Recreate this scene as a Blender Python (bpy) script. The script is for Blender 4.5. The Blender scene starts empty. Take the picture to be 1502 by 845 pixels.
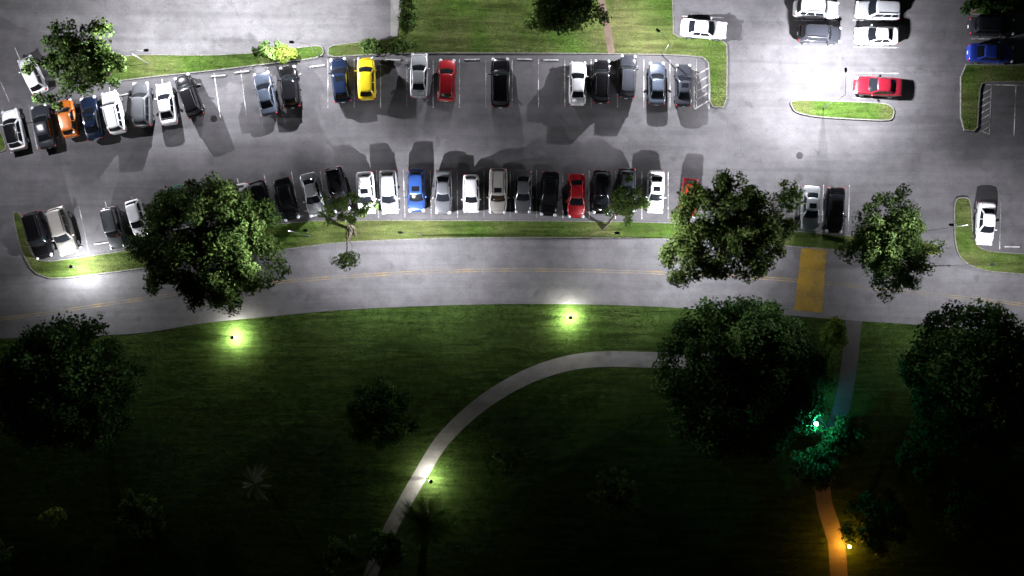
import bpy, bmesh, math, random
import numpy as np
from mathutils import Vector, Matrix, geometry
from mathutils.bvhtree import BVHTree
random.seed(7); rng=np.random.default_rng(7)
S=14.0; H=80.0
sc=bpy.context.scene
COL=sc.collection
def P(x,y,z=0.0):
    k=(H-z)/H
    return Vector(((x-751)/S*k,(422.5-y)/S*k,z))
# ---------------------------------------------------------------- materials
def mat(name):
    m=bpy.data.materials.new(name); m.use_nodes=True
    nt=m.node_tree; b=nt.nodes['Principled BSDF']; return m,nt,b
def node(nt,t,**k):
    n=nt.nodes.new(t)
    for a,v in k.items():
        if a in n.inputs: n.inputs[a].default_value=v
        else: setattr(n,a,v)
    return n
def simple(name,col,rough=0.5,metal=0.0,emit=None,es=0,coat=0,var=0.0):
    m,nt,b=mat(name)
    b.inputs['Base Color'].default_value=(*col,1); b.inputs['Roughness'].default_value=rough
    b.inputs['Metallic'].default_value=metal; b.inputs['Coat Weight'].default_value=coat
    b.inputs['Coat Roughness'].default_value=0.08
    if emit: b.inputs['Emission Color'].default_value=(*emit,1); b.inputs['Emission Strength'].default_value=es
    if var>0:
        tc=node(nt,'ShaderNodeTexCoord'); n=node(nt,'ShaderNodeTexNoise',Scale=5.0,Detail=6.0)
        nt.links.new(tc.outputs['Object'],n.inputs['Vector'])
        r=node(nt,'ShaderNodeMapRange'); r.inputs[1].default_value=0.3;r.inputs[2].default_value=0.7
        r.inputs[3].default_value=1-var; r.inputs[4].default_value=1+var
        nt.links.new(n.outputs[0],r.inputs[0])
        mx=node(nt,'ShaderNodeVectorMath',operation='SCALE'); mx.inputs[0].default_value=col
        nt.links.new(r.outputs[0],mx.inputs['Scale']); nt.links.new(mx.outputs[0],b.inputs['Base Color'])
    return m
def ramp(nt,src,stops):
    r=node(nt,'ShaderNodeValToRGB'); e=r.color_ramp.elements
    while len(e)<len(stops): e.new(0.5)
    for i,(p,c) in enumerate(stops):
        e[i].position=p; e[i].color=(*c,1) if len(c)==3 else c
    nt.links.new(src,r.inputs[0]); return r
def mixc(nt,a,b,fac,mode='MIX'):
    m=node(nt,'ShaderNodeMix',data_type='RGBA',blend_type=mode)
    for i,s in ((0,fac),(6,a),(7,b)):
        if isinstance(s,(int,float)): m.inputs[i].default_value=s
        elif isinstance(s,tuple): m.inputs[i].default_value=(*s,1)
        else: nt.links.new(s,m.inputs[i])
    return m.outputs[2]
def noise(nt,vec,scale,detail=5,rough=0.55,dist=0.0):
    n=node(nt,'ShaderNodeTexNoise',Scale=scale,Detail=float(detail),Roughness=rough,Distortion=dist)
    nt.links.new(vec,n.inputs['Vector']); return n.outputs[0]
def mapping(nt,vec,scale=(1,1,1),rot=(0,0,0)):
    m=node(nt,'ShaderNodeMapping'); m.inputs['Scale'].default_value=scale; m.inputs['Rotation'].default_value=rot
    nt.links.new(vec,m.inputs['Vector']); return m.outputs[0]
def asphalt(name,base,tint=(1,1,1),crack=0.6):
    m,nt,b=mat(name); v=node(nt,'ShaderNodeTexCoord').outputs['Object']
    a=tuple(base*t for t in tint)
    big=noise(nt,v,0.09,6,0.62,0.6); med=noise(nt,v,0.7,6,0.6); fine=noise(nt,v,9,4,0.7)
    stre=noise(nt,mapping(nt,v,(0.05,1.1,1),(0,0,0.04)),0.9,5,0.6,0.4)
    c=ramp(nt,big,[(0.3,tuple(x*0.74 for x in a)),(0.5,a),(0.72,tuple(x*1.18 for x in a))]).outputs[0]
    c=mixc(nt,c,ramp(nt,med,[(0.3,(0.72,)*3),(0.6,(1.07,)*3)]).outputs[0],0.8,'MULTIPLY')
    c=mixc(nt,c,ramp(nt,stre,[(0.36,(0.70,)*3),(0.55,(1.0,)*3)]).outputs[0],0.65,'MULTIPLY')
    c=mixc(nt,c,ramp(nt,fine,[(0.3,(0.66,)*3),(0.7,(1.24,)*3)]).outputs[0],0.7,'MULTIPLY')
    vo=node(nt,'ShaderNodeTexVoronoi',feature='DISTANCE_TO_EDGE',Scale=0.13)
    wv=node(nt,'ShaderNodeVectorMath',operation='ADD'); nt.links.new(v,wv.inputs[0])
    nn=node(nt,'ShaderNodeTexNoise',Scale=0.5,Detail=6.0); nt.links.new(v,nn.inputs['Vector'])
    sc_=node(nt,'ShaderNodeVectorMath',operation='SCALE'); nt.links.new(nn.outputs[1],sc_.inputs[0]); sc_.inputs['Scale'].default_value=3.5
    nt.links.new(sc_.outputs[0],wv.inputs[1]); nt.links.new(wv.outputs[0],vo.inputs['Vector'])
    c=mixc(nt,c,ramp(nt,vo.outputs['Distance'],[(0.0,(0.6,)*3),(0.006,(1,)*3)]).outputs[0],crack,'MULTIPLY')
    st=noise(nt,v,0.55,2,0.4); c=mixc(nt,c,ramp(nt,st,[(0.66,(1,)*3),(0.74,(0.55,)*3)]).outputs[0],0.6,'MULTIPLY')
    nt.links.new(c,b.inputs['Base Color']); b.inputs['Roughness'].default_value=0.85
    bp=node(nt,'ShaderNodeBump',Strength=0.35,Distance=0.02); nt.links.new(fine,bp.inputs['Height']); nt.links.new(bp.outputs[0],b.inputs['Normal'])
    return m
def grassmat(name,d,l,dry,dryamt=0.6):
    m,nt,b=mat(name); v=node(nt,'ShaderNodeTexCoord').outputs['Object']
    big=noise(nt,v,0.12,5,0.6,0.5); med=noise(nt,v,1.3,6,0.65); fine=noise(nt,v,11,3,0.75)
    mow=noise(nt,mapping(nt,v,(0.2,2.0,1),(0,0,0.12)),1.0,4,0.6,0.6)
    c=ramp(nt,med,[(0.3,d),(0.7,l)]).outputs[0]
    c=mixc(nt,c,dry,ramp(nt,big,[(dryamt-0.12,(0,0,0)),(dryamt+0.12,(0.8,)*3)]).outputs[0])
    c=mixc(nt,c,ramp(nt,mow,[(0.35,(0.5,)*3),(0.62,(1.15,)*3)]).outputs[0],0.85,'MULTIPLY')
    c=mixc(nt,c,ramp(nt,fine,[(0.3,(0.45,)*3),(0.7,(1.5,)*3)]).outputs[0],0.9,'MULTIPLY')
    nt.links.new(c,b.inputs['Base Color']); b.inputs['Roughness'].default_value=0.95; b.inputs['Specular IOR Level'].default_value=0.05
    ad=node(nt,'ShaderNodeMath',operation='ADD'); nt.links.new(mow,ad.inputs[0]); nt.links.new(fine,ad.inputs[1])
    bp=node(nt,'ShaderNodeBump',Strength=0.7,Distance=0.12); nt.links.new(ad.outputs[0],bp.inputs['Height']); nt.links.new(bp.outputs[0],b.inputs['Normal'])
    return m
M_ASPH=asphalt('asphalt',0.092,(1,0.97,1.03)); M_ROAD=asphalt('road_asphalt',0.11,(1,0.975,1.02),0.3); M_DRIVE=asphalt('old_asphalt',0.12,(1,0.98,1.0))
M_CONC=asphalt('concrete',0.2,(1,0.97,0.92),0.2); M_CONCD=asphalt('dark_concrete',0.05,(1,0.97,0.92),0.3); M_KERB=simple('kerb_concrete',(0.13,0.128,0.115),0.9,var=0.4)  # second concrete is a darker tone for the path from the crossing
M_BRPATH=asphalt('brown_path',0.13,(1,0.7,0.5),0.2); M_ORPATH=asphalt('paver_path',0.16,(1,0.85,0.7),0.2)
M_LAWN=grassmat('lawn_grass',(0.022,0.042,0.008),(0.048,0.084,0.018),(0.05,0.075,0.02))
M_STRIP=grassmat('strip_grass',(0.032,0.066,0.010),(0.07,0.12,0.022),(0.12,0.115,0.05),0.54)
def paintline(name,col,wear=0.5,under=(0.08,0.08,0.08)):
    m,nt,b=mat(name); v=node(nt,'ShaderNodeTexCoord').outputs['Object']
    f=noise(nt,v,5,6,0.75); g=noise(nt,v,0.5,3,0.5)
    a=node(nt,'ShaderNodeMath',operation='ADD'); nt.links.new(f,a.inputs[0]); nt.links.new(g,a.inputs[1])
    mr=node(nt,'ShaderNodeMapRange'); mr.inputs[1].default_value=0.75+wear*0.2; mr.inputs[2].default_value=1.0+wear*0.25
    nt.links.new(a.outputs[0],mr.inputs[0])
    c=mixc(nt,col,under,mr.outputs[0]); nt.links.new(c,b.inputs['Base Color']); b.inputs['Roughness'].default_value=0.8
    return m
M_WHITE=paintline('white_line_paint',(0.6,0.6,0.6),0.25,(0.13,0.13,0.13)); M_YEL=paintline('yellow_line_paint',(0.30,0.19,0.05),0.2,(0.12,0.11,0.09))
M_CROSS=paintline('yellow_crossing_paint',(0.27,0.165,0.010),0.7,(0.13,0.088,0.022))
# ---------------------------------------------------------------- mesh helpers
def mkobj(name,verts,faces,m=None,smooth=False,parent=None,link=True):
    me=bpy.data.meshes.new(name); me.from_pydata([tuple(v) for v in verts],[],faces); me.update()
    if m: me.materials.append(m)
    if smooth: me.polygons.foreach_set('use_smooth',[True]*len(me.polygons))
    o=bpy.data.objects.new(name,me)
    if link: COL.objects.link(o)
    if parent: o.parent=parent
    return o
def empty(name,loc,label,cat,group=None):
    e=bpy.data.objects.new(name,None); e.location=loc; e.empty_display_size=0.3; COL.objects.link(e)
    e['label']=label; e['category']=cat
    if group: e['group']=group
    return e
def struct(o,label=None,cat=None):
    o['kind']='structure'
    if label: o['label']=label
    if cat: o['category']=cat
    return o
def chaikin(p,n=2,closed=True):
    for _ in range(n):
        q=[]; L=len(p)
        for i in range(L if closed else L-1):
            a=p[i]; b=p[(i+1)%L]
            q.append((a[0]*.8+b[0]*.2,a[1]*.8+b[1]*.2)); q.append((a[0]*.2+b[0]*.8,a[1]*.2+b[1]*.8))
        if not closed: q=[p[0]]+q+[p[-1]]
        p=q
    return p
def catmull(p,n=8):
    out=[]
    q=[p[0]]+list(p)+[p[-1]]
    for i in range(1,len(q)-2):
        for k in range(n):
            t=k/n; r=[]
            for d in range(2):
                a,b,c,e=q[i-1][d],q[i][d],q[i+1][d],q[i+2][d]
                r.append(0.5*((2*b)+(-a+c)*t+(2*a-5*b+4*c-e)*t*t+(-a+3*b-3*c+e)*t**3))
            out.append(tuple(r))
    out.append(p[-1]); return out
def W2(pts): return [((x-751)/S,(422.5-y)/S) for x,y in pts]
def fillpoly(name,pts,z,m):
    v=[Vector((x,y,z)) for x,y in pts]
    tri=geometry.tessellate_polygon([v])
    f=[]
    for t in tri:
        a,b,c=[v[i] for i in t]
        f.append(tuple(t) if (b-a).cross(c-a).z>0 else tuple(reversed(t)))
    return mkobj(name,v,f,m)
def area(p): return sum(p[i][0]*p[(i+1)%len(p)][1]-p[(i+1)%len(p)][0]*p[i][1] for i in range(len(p)))/2
def offset(p,d):
    out=[]; L=len(p)
    for i in range(L):
        a=Vector(p[i-1]); b=Vector(p[i]); c=Vector(p[(i+1)%L])
        t=((b-a).normalized()+(c-b).normalized())
        t=t.normalized() if t.length>1e-6 else (c-b).normalized()
        n=Vector((-t.y,t.x)); out.append((b.x+n.x*d,b.y+n.y*d))
    return out
def band(name,line,w,z,m,w2=None):
    v=[];f=[];L=len(line)
    for i in range(L):
        a=Vector(line[max(0,i-1)]); c=Vector(line[min(L-1,i+1)]); t=(c-a).normalized(); n=Vector((-t.y,t.x))
        b=Vector(line[i]); ww=w if w2 is None else w+(w2-w)*i/(L-1)
        v+= [(b.x+n.x*ww/2,b.y+n.y*ww/2,z),(b.x-n.x*ww/2,b.y-n.y*ww/2,z)]
        if i: f.append((2*i-2,2*i-1,2*i+1,2*i))
    return mkobj(name,v,f,m)
def pip(px,py,poly):
    ins=np.zeros(len(px),bool); n=len(poly)
    for i in range(n):
        x1,y1=poly[i];x2,y2=poly[(i+1)%n]
        if y1==y2: continue
        c=((y1>py)!=(y2>py))&(px<(x2-x1)*(py-y1)/(y2-y1)+x1); ins^=c
    return ins
# ---------------------------------------------------------------- ground
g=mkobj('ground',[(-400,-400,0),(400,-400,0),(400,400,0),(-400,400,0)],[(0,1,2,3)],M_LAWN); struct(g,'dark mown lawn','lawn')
road_low=catmull([(-500,540),(-200,515),(0,497),(190,490),(300,474),(400,464),(500,455),(620,449),(750,446),(880,447),(1000,452),(1170,464),(1260,471),(1350,477),(1502,492),(1800,525),(2200,580)],6)
asp=W2(road_low+[(2200,-700),(-500,-700)])
struct(fillpoly('parking_lot_asphalt',asp,0.012,M_ASPH),'grey asphalt parking lot','parking lot')
road_up=catmull([(-500,440),(-200,430),(40,418),(75,411),(190,397),(400,369),(500,356),(620,351),(750,349),(960,350),(1160,362),(1300,375),(1440,399),(1502,404),(1800,440),(2200,500)],6)
struct(fillpoly('road',W2(road_up+list(reversed(road_low))),0.018,M_ROAD),'curved two-lane asphalt road','road')
struct(fillpoly('driveway',W2([(-500,-600),(573,-600),(573,52),(540,60),(470,66),(380,76),(300,80),(190,78),(120,60),(30,40),(-60,-10),(-500,-60)]),0.018,M_DRIVE),'lighter worn asphalt driveway','driveway')
struct(fillpoly('pavement',W2([(573,-600),(586,-600),(586,52),(573,54)]),0.05,M_CONC),'narrow concrete strip beside the driveway','pavement')
slabs=[]
def slab(pts,label,n=2,hh=0.13,m=None):
    p=W2(chaikin(pts,n)); 
    if area(p)<0: p=p[::-1]
    inn=offset(p,0.11); L=len(p)
    v=[(x,y,0.0) for x,y in p]+[(x,y,hh) for x,y in p]+[(x,y,hh) for x,y in inn]+[(x,y,0.02) for x,y in inn]
    f=[]
    for i in range(L):
        j=(i+1)%L
        f+=[(i,j,L+j,L+i),(L+i,L+j,2*L+j,2*L+i),(2*L+i,2*L+j,3*L+j,3*L+i)]
    k=mkobj('kerb',v,f,M_KERB); struct(k,'concrete kerb edging the grass','kerb')
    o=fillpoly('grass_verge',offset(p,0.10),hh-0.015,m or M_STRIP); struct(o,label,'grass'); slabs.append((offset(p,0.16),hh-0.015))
G1=[(120,128),(140,95),(190,79),(300,81),(380,77),(440,69),(474,66),(476,85),(400,94),(300,106),(230,113),(180,119)]
G2=[(481,67),(520,62),(560,58),(588,52),(588,-200),(985,-200),(985,-60),(988,30),(988,54),(1030,55),(1066,60),(1067,90),(1066,158),(1041,158),(1040,120),(1038,86),(1000,82),(900,80),(750,79),(600,79),(530,82),(481,85)]
G3=[(18,311),(31,311),(40,345),(50,378),(70,383),(110,378),(190,366),(300,345),(430,324),(560,322),(750,323),(960,325),(1080,332),(1165,338),(1240,345),(1340,352),(1378,358),(1382,374),(1340,377),(1235,368),(1160,362),(960,350),(750,349),(620,351),(500,356),(400,369),(190,397),(80,411),(48,400),(30,365)]
G4=[(1398,300),(1404,289),(1424,290),(1427,350),(1440,367),(1502,372),(1800,385),(1800,438),(1600,415),(1502,403),(1440,398),(1410,384),(1399,360)]
G5=[(1157,150),(1168,146),(1235,148),(1300,151),(1312,160),(1309,176),(1295,178),(1200,173),(1165,166)]
G6=[(1408,94),(1450,95),(1700,95),(1700,121),(1450,121),(1438,123),(1435,160),(1433,194),(1408,191)]
G7=[(1420,-200),(1700,-200),(1700,22),(1440,22),(1422,20)]
slab(G1,'narrow lit grass strip beside the parked cars'); slab(G2,'green lawn behind the parking stalls',1); slab(G3,'long patchy grass median between lot and road',1)
slab(G4,'curved grass border round the stall'); slab(G5,'small rounded grass island on the asphalt'); slab(G6,'grass border at the stall edge',1); slab(G7,'dark planted bed by the stalls',1)
slab([(-60,190),(0,190),(6,200),(12,220),(-5,226),(-60,230)],'small grass corner')
p_cur=W2(catmull([(1060,530),(960,528),(880,527),(820,536),(760,559),(700,597),(650,645),(618,695),(592,740),(568,785),(545,840),(520,920)],8))
struct(band('path',p_cur,1.7,0.02,M_CONC,1.35),'curved pale concrete footpath across the lawn','path')
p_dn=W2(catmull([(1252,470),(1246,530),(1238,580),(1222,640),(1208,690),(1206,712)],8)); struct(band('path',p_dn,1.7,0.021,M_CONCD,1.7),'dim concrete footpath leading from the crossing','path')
p_or=W2(catmull([(1206,712),(1210,742),(1219,770),(1227,800),(1231,850),(1240,950)],8)); struct(band('path',p_or,1.6,0.025,M_ORPATH,1.9),'paved footpath under an amber lamp','path')
struct(band('path',W2(catmull([(878,-60),(882,0),(890,40),(897,79)],6)),0.75,0.125,M_BRPATH),'thin brown footpath through the lawn','path')
for d in (-0.12,0.12):
    ln=W2(catmull([(-300,495),(0,468),(150,447),(300,426),(440,411),(600,400),(750,396),(900,398),(1000,402),(1150,410),(1300,425),(1502,447),(1800,490)],8))
    ln=[(x,y+d) for x,y in ln]
    struct(band('road_marking',ln,0.09,0.0225,M_YEL),'faded double yellow centre line','road marking')
struct(fillpoly('road_marking',W2([(1175,364),(1213,366),(1209,412),(1206,459),(1165,455),(1170,410)]),0.0265,M_CROSS),'worn mustard-yellow pedestrian crossing','road marking')
# stall lines ----------------------------------------------------
segs=[]
def seg(x1,y1,x2,y2,w=0.1): segs.append((x1,y1,x2,y2,w))
def tilt2(x): return np.interp(x,[0,100,300,430,520,700,1000],[-16,-15,-15,-13,-4,0,0])
def front2(x): return np.interp(x,[0,40,110,190,300,430,560,750,980],[386,382,375,362,341,322,319,319,322])
for i in range(25):
    x=980-38.6*i
    if x<30: break
    f=float(front2(x)); seg(x,f,x+float(tilt2(x)),f-70)
for i in range(15): seg(481+38.6*i,87,481+38.6*i+ (0),158)
seg(1018,96,1018,160); seg(1040,96,1040,160)
for k in range(5): seg(1019,112+k*12,1039,100+k*12,0.14)
def tilt1(x): return np.interp(x,[0,100,200,300,460],[-14,-12,-6,-10,-5])
def back1(x): return np.interp(x,[0,60,150,230,300,400,470],[160,152,128,117,109,98,88])
for i in range(12):
    x=10+38.6*i
    if x>465: break
    b=float(back1(x)); t=float(tilt1(x)); seg(x+t*0.5,b,x-t*0.5,b+66)
for a in ((22,70,50,135),(-14,85,14,150)): seg(*a)
for x in (1172,1208,1246): seg(x,271,x-2,340)
for x in (1430,1466,1503): seg(x+2,295,x,366)
for y in (-8,30,69,107,144): seg(1164,y,1229,y+0.5); seg(1251,y,1318,y+1)
for y in (20,57): seg(1424,y,1502,y)
for k in range(7): seg(1437,140+k*9,1453,131+k*9,0.12)
seg(1454,123,1451,197); seg(1436,124,1520,126); seg(1490,124,1487,200); seg(1440,193,1452,197)
seg(1000,24,1062,26)
vv=[];ff=[]
for (x1,y1,x2,y2,w) in segs:
    a=P(x1,y1);b=P(x2,y2);t=(b-a).normalized();n=Vector((-t.y,t.x,0))*w/2
    k=len(vv); vv+=[a+n,b+n,b-n,a-n]; vv[-4:]=[Vector((q.x,q.y,0.0255)) for q in vv[-4:]]
    ff.append((k+3,k+2,k+1,k))
struct(mkobj('parking_stall_markings',vv,ff,M_WHITE),'worn white painted stall lines','road marking')
def boxmesh(name,sx,sy,sz,bev,m):
    bm=bmesh.new(); bmesh.ops.create_cube(bm,size=1); bmesh.ops.scale(bm,vec=(sx,sy,sz),verts=bm.verts); bmesh.ops.translate(bm,vec=(0,0,sz/2),verts=bm.verts)
    bmesh.ops.bevel(bm,geom=bm.edges[:],offset=bev,segments=2,affect='EDGES')
    me=bpy.data.meshes.new(name); bm.to_mesh(me); bm.free(); me.materials.append(m); return me
M_STOP=simple('wheel_stop_concrete',(0.36,0.36,0.35),0.8,var=0.35)
me_stop=boxmesh('wheel_stop',1.6,0.14,0.11,0.03,M_STOP)
def wstop(x,y,ang=0,sx=1):
    o=bpy.data.objects.new('wheel_stop',me_stop); q=P(x,y); o.location=(q.x+random.uniform(-.08,.08),q.y+random.uniform(-.05,.05),0.018); o.rotation_euler=(0,0,math.radians(ang+random.uniform(-1.5,1.5))); COL.objects.link(o)
    o['label']='white concrete wheel stop at the head of a stall'; o['category']='wheel stop'; o['group']='wheel stops at the stalls'
occ1=(499,537,614,655,734,847,882,920,964,1003)
for i in range(14):
    x=481+38.6*(i+0.5); wstop(x,97 if min(abs(x-q) for q in occ1)<20 else 88)
for x,y,a in ((320,112,6),(355,106,6),(465,97,5),(432,110,5),(285,125,6),(180,140,10),(90,160,12)): wstop(x,y,a)
for i in range(24):
    x=980-38.6*(i+0.5); 
    if x<50: break
    f=float(front2(x)); wstop(x,f-12,np.degrees(np.arctan2(float(front2(x-15)-front2(x+15)),30)))
for x,y in ((1190,326),(1227,328),(1447,350),(1484,362)): wstop(x,y)
for y in (12,49,126): wstop(1217,y,90) if y<100 else None; wstop(1266,y,90)
wstop(1232,88,90); wstop(1228,126,90)
M_MH=simple('cast_iron',(0.03,0.03,0.03),0.6,0.5,var=0.3)
for x,y in ((1173,228),(314,174)):
    bm=bmesh.new(); bmesh.ops.create_cone(bm,cap_ends=True,segments=28,radius1=0.36,radius2=0.34,depth=0.02)
    me=bpy.data.meshes.new('manhole_cover'); bm.to_mesh(me); bm.free(); me.materials.append(M_MH)
    o=bpy.data.objects.new('manhole_cover',me); o.location=P(x,y,0.024); COL.objects.link(o); o['label']='round dark iron manhole cover in the asphalt'; o['category']='manhole cover'; o['group']='manhole covers'
# ---------------------------------------------------------------- cars
M_GLASS=simple('car_glass',(0.006,0.007,0.009),0.06,0.0,coat=0.5)
M_TYRE=simple('tyre_rubber',(0.012,0.012,0.012),0.85); M_RIM=simple('rim_alloy',(0.4,0.4,0.42),0.3,0.8)
M_HEAD=simple('headlight_lens',(0.5,0.52,0.55),0.12,0.1,coat=0.6); M_TAIL=simple('taillight_lens',(0.35,0.008,0.01),0.2,coat=0.5)
M_TRIM=simple('black_trim',(0.012,0.012,0.012),0.5); M_PLATE=simple('plate',(0.5,0.5,0.48),0.5)
def paint(name,c,metal=0.25,r=0.32):
    m,nt,b=mat('car_paint_'+name)
    dark=max(c)<0.06
    if dark: r=0.2; b.inputs['Specular IOR Level'].default_value=0.15; metal=0.0
    b.inputs['Metallic'].default_value=metal; b.inputs['Coat Weight'].default_value=0.6 if dark else 1.0; b.inputs['Coat Roughness'].default_value=0.05; b.inputs['Roughness'].default_value=r
    v=node(nt,'ShaderNodeTexCoord').outputs['Object']; d=noise(nt,v,2.2,6,0.65)
    cc=mixc(nt,tuple(x*0.8 for x in c),tuple(min(1,x*1.08) for x in c),d); nt.links.new(cc,b.inputs['Base Color'])
    if not dark:
        rr=node(nt,'ShaderNodeMapRange'); rr.inputs[3].default_value=r-0.08; rr.inputs[4].default_value=r+0.12; nt.links.new(d,rr.inputs[0]); nt.links.new(rr.outputs[0],b.inputs['Roughness'])
    return m
PAINT={k:paint(k,*v) for k,v in {
 'white':((0.70,0.71,0.73),0.0),'silver':((0.42,0.44,0.46),0.35),'grey':((0.11,0.115,0.125),0.4),'darkgrey':((0.024,0.026,0.032),0.35),
 'black':((0.005,0.005,0.006),0.1),'navy':((0.006,0.011,0.028),0.3),'blue':((0.018,0.055,0.20),0.3),'greyblue':((0.06,0.075,0.105),0.4),'red':((0.28,0.005,0.009),0.1),
 'darkred':((0.15,0.006,0.015),0.2),'orange':((0.45,0.12,0.012),0.1),'yellow':((0.66,0.50,0.012),0.0),'beige':((0.34,0.325,0.30),0.3),'green':((0.01,0.12,0.06),0.2),'brightblue':((0.018,0.045,0.32),0.1)}.items()}
TYPES={
 'sedan':dict(L=4.65,W=1.88,H=1.44,yf0=1.05,yf1=0.30,yr1=-1.0,yr0=-1.72,wr=0.60,
   hood=[0.74,0.92,0.99,1.0,0.99,0.95,0.93,0.93,0.95,0.90,0.82,0.74,0.62]),
 'hatchback':dict(L=4.25,W=1.84,H=1.5,yf0=1.12,yf1=0.45,yr1=-1.50,yr0=-1.92,wr=0.62,
   hood=[0.70,0.92,0.97,0.97,0.96,0.95,0.95,0.95,0.96,0.92,0.85,0.76,0.62]),
 'suv':dict(L=4.75,W=1.95,H=1.74,yf0=1.15,yf1=0.55,yr1=-1.95,yr0=-2.22,wr=0.68,
   hood=[0.80,1.00,1.08,1.08,1.07,1.06,1.05,1.05,1.07,1.04,0.98,0.88,0.72])}
def bake(verts,faces,m,lvl=1,smooth=True,name='part'):
    o=mkobj(name,verts,faces,m,smooth)
    md=o.modifiers.new('s','SUBSURF'); md.levels=lvl; md.render_levels=lvl
    dg=bpy.context.evaluated_depsgraph_get(); me=bpy.data.meshes.new_from_object(o.evaluated_get(dg)); 
    me.name=name; bpy.data.objects.remove(o); return me
def merge(name,parts):
    v=[];f=[]
    for a,b in parts:
        k=len(v); v+=list(a); f+=[tuple(i+k for i in q) for q in b]
    return v,f
def boxv(c,s):
    x,y,z=c;a,b,d=s[0]/2,s[1]/2,s[2]/2
    v=[(x+i*a,y+j*b,z+k*d) for i in(-1,1) for j in(-1,1) for k in(-1,1)]
    return v,[(0,1,3,2),(4,6,7,5),(0,4,5,1),(2,3,7,6),(0,2,6,4),(1,5,7,3)]
def ellips(c,s,n=10,m_=6):
    v=[];f=[]
    for i in range(m_+1):
        t=math.pi*i/m_
        for j in range(n):
            p=2*math.pi*j/n; v.append((c[0]+s[0]*math.sin(t)*math.cos(p),c[1]+s[1]*math.sin(t)*math.sin(p),c[2]+s[2]*math.cos(t)))
    for i in range(m_):
        for j in range(n): f.append((i*n+j,(i+1)*n+j,(i+1)*n+(j+1)%n,i*n+(j+1)%n))
    return v,f
def build_type(key):
    T=TYPES[key]; L,W,Hh=T['L'],T['W'],T['H']; w2=W/2; parts=[]
    ys=[-1,-0.985,-0.91,-0.74,-0.52,-0.26,0,0.26,0.47,0.68,0.86,0.95,0.995]; ys=[y*L/2 for y in ys]
    wf=[0.70,0.84,0.94,0.985,1,1,1,1,0.985,0.965,0.91,0.80,0.62]; hz=T['hood']
    v=[];f=[]
    for y,w,zt in zip(ys,wf,hz):
        w*=w2; zb=0.24 if abs(y)<L*0.44 else 0.32
        half=[(0.8*w,zb),(0.965*w,zb+0.08),(1.0*w,zb+(zt-zb)*0.5),(0.985*w,zt-0.13),(0.93*w,zt-0.035),(0.84*w,zt+0.0),(0.45*w,zt+0.035),(0,zt+0.045)]
        ring=[(x,y,z) for x,z in half]+[(-x,y,z) for x,z in reversed(half[:-1])]
        v+=ring
    n=15
    for i in range(len(ys)-1):
        for j in range(n):
            f.append((i*n+j,(i+1)*n+j,(i+1)*n+(j+1)%n,i*n+(j+1)%n))
    f.append(tuple(range(n))); f.append(tuple(reversed(range((len(ys)-1)*n,len(ys)*n))))
    me_low=bake(v,f,None,1,True,'low')
    zb=min(hz[4:8])-0.02; wb=0.875*w2; wr=T['wr']*w2/0.91; zr=Hh-0.07
    yf0,yf1,yr1,yr0=T['yf0'],T['yf1'],T['yr1'],T['yr0']
    wbr=wb*0.93; wrr=wr*0.93
    def Sf(u,t):
        q=1-(2*u-1)**2
        B=Vector(((2*u-1)*wb,yf0-0.13+0.16*q,zb+0.02)); Tt=Vector(((2*u-1)*wr,yf1-0.06+0.08*q,zr))
        p=B.lerp(Tt,t); p.z+=0.03*math.sin(math.pi*t); return p
    def Sr(u,t):
        q=1-(2*u-1)**2
        B=Vector(((1-2*u)*wbr,yr0+0.10-0.12*q,zb+0.02)); Tt=Vector(((1-2*u)*wrr,yr1+0.05-0.06*q,zr))
        p=B.lerp(Tt,t); p.z+=0.03*math.sin(math.pi*t); return p
    def Ss(u,t,s):
        q=1-(2*u-1)**2
        B=Vector((s*(wbr+(wb-wbr)*u+0.02*q),yr0+0.10+(yf0-0.13-yr0-0.10)*u,zb+0.02))
        Tt=Vector((s*(wrr+(wr-wrr)*u+0.03*q),yr1+0.05+(yf1-0.06-yr1-0.05)*u,zr)); p=B.lerp(Tt,t); p.x+=s*0.02*math.sin(math.pi*t); return p
    N=8
    def ring(t):
        return [Sf(i/N,t) for i in range(N)]+[Ss(1-i/N,t,1) for i in range(N)]+[Sr(i/N,t) for i in range(N)]+[Ss(i/N,t,-1) for i in range(N)]
    rv=[];rf=[]
    for t in (-0.15,0,0.25,0.5,0.75,1.0): rv+=ring(t) if t>=0 else [p+Vector((0,0,-0.08)) for p in ring(0)]
    n=4*N
    for i in range(5):
        for j in range(n): rf.append((i*n+j,i*n+(j+1)%n,(i+1)*n+(j+1)%n,(i+1)*n+j))
    lv=[tuple(q.co) for q in me_low.vertices]; lf=[tuple(p.vertices) for p in me_low.polygons]
    bv,bf=merge('b',[(lv,lf),([tuple(p) for p in rv],rf)])
    def mk(name,v,f,m,sm=True): 
        me=bpy.data.meshes.new(name); me.from_pydata([tuple(a) for a in v],[],f); me.update(); me.materials.append(m)
        if name in('body','roof','wheel','mirror'):
            bm=bmesh.new(); bm.from_mesh(me); bmesh.ops.recalc_face_normals(bm,faces=bm.faces); bm.to_mesh(me); bm.free()
        if sm: me.polygons.foreach_set('use_smooth',[True]*len(me.polygons))
        return me
    parts.append(('body',mk('body',bv,bf,PAINT['white']),'P'))
    top=ring(1.0); c=sum(top,Vector())/len(top); rv=[];
    for s_,dz in ((1.0,0),(0.97,0.03),(0.85,0.05),(0.55,0.065),(0.2,0.07)):
        for p in top: 
            q=c+(p-c)*s_; q.z=zr+dz; rv.append(q)
    rf=[]
    for i in range(4):
        for j in range(n): rf.append((i*n+j,i*n+(j+1)%n,(i+1)*n+(j+1)%n,(i+1)*n+j))
    rf.append(tuple(range(4*n,5*n)))
    parts.append(('roof',mk('roof',rv,rf,PAINT['white']),'P'))
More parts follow.
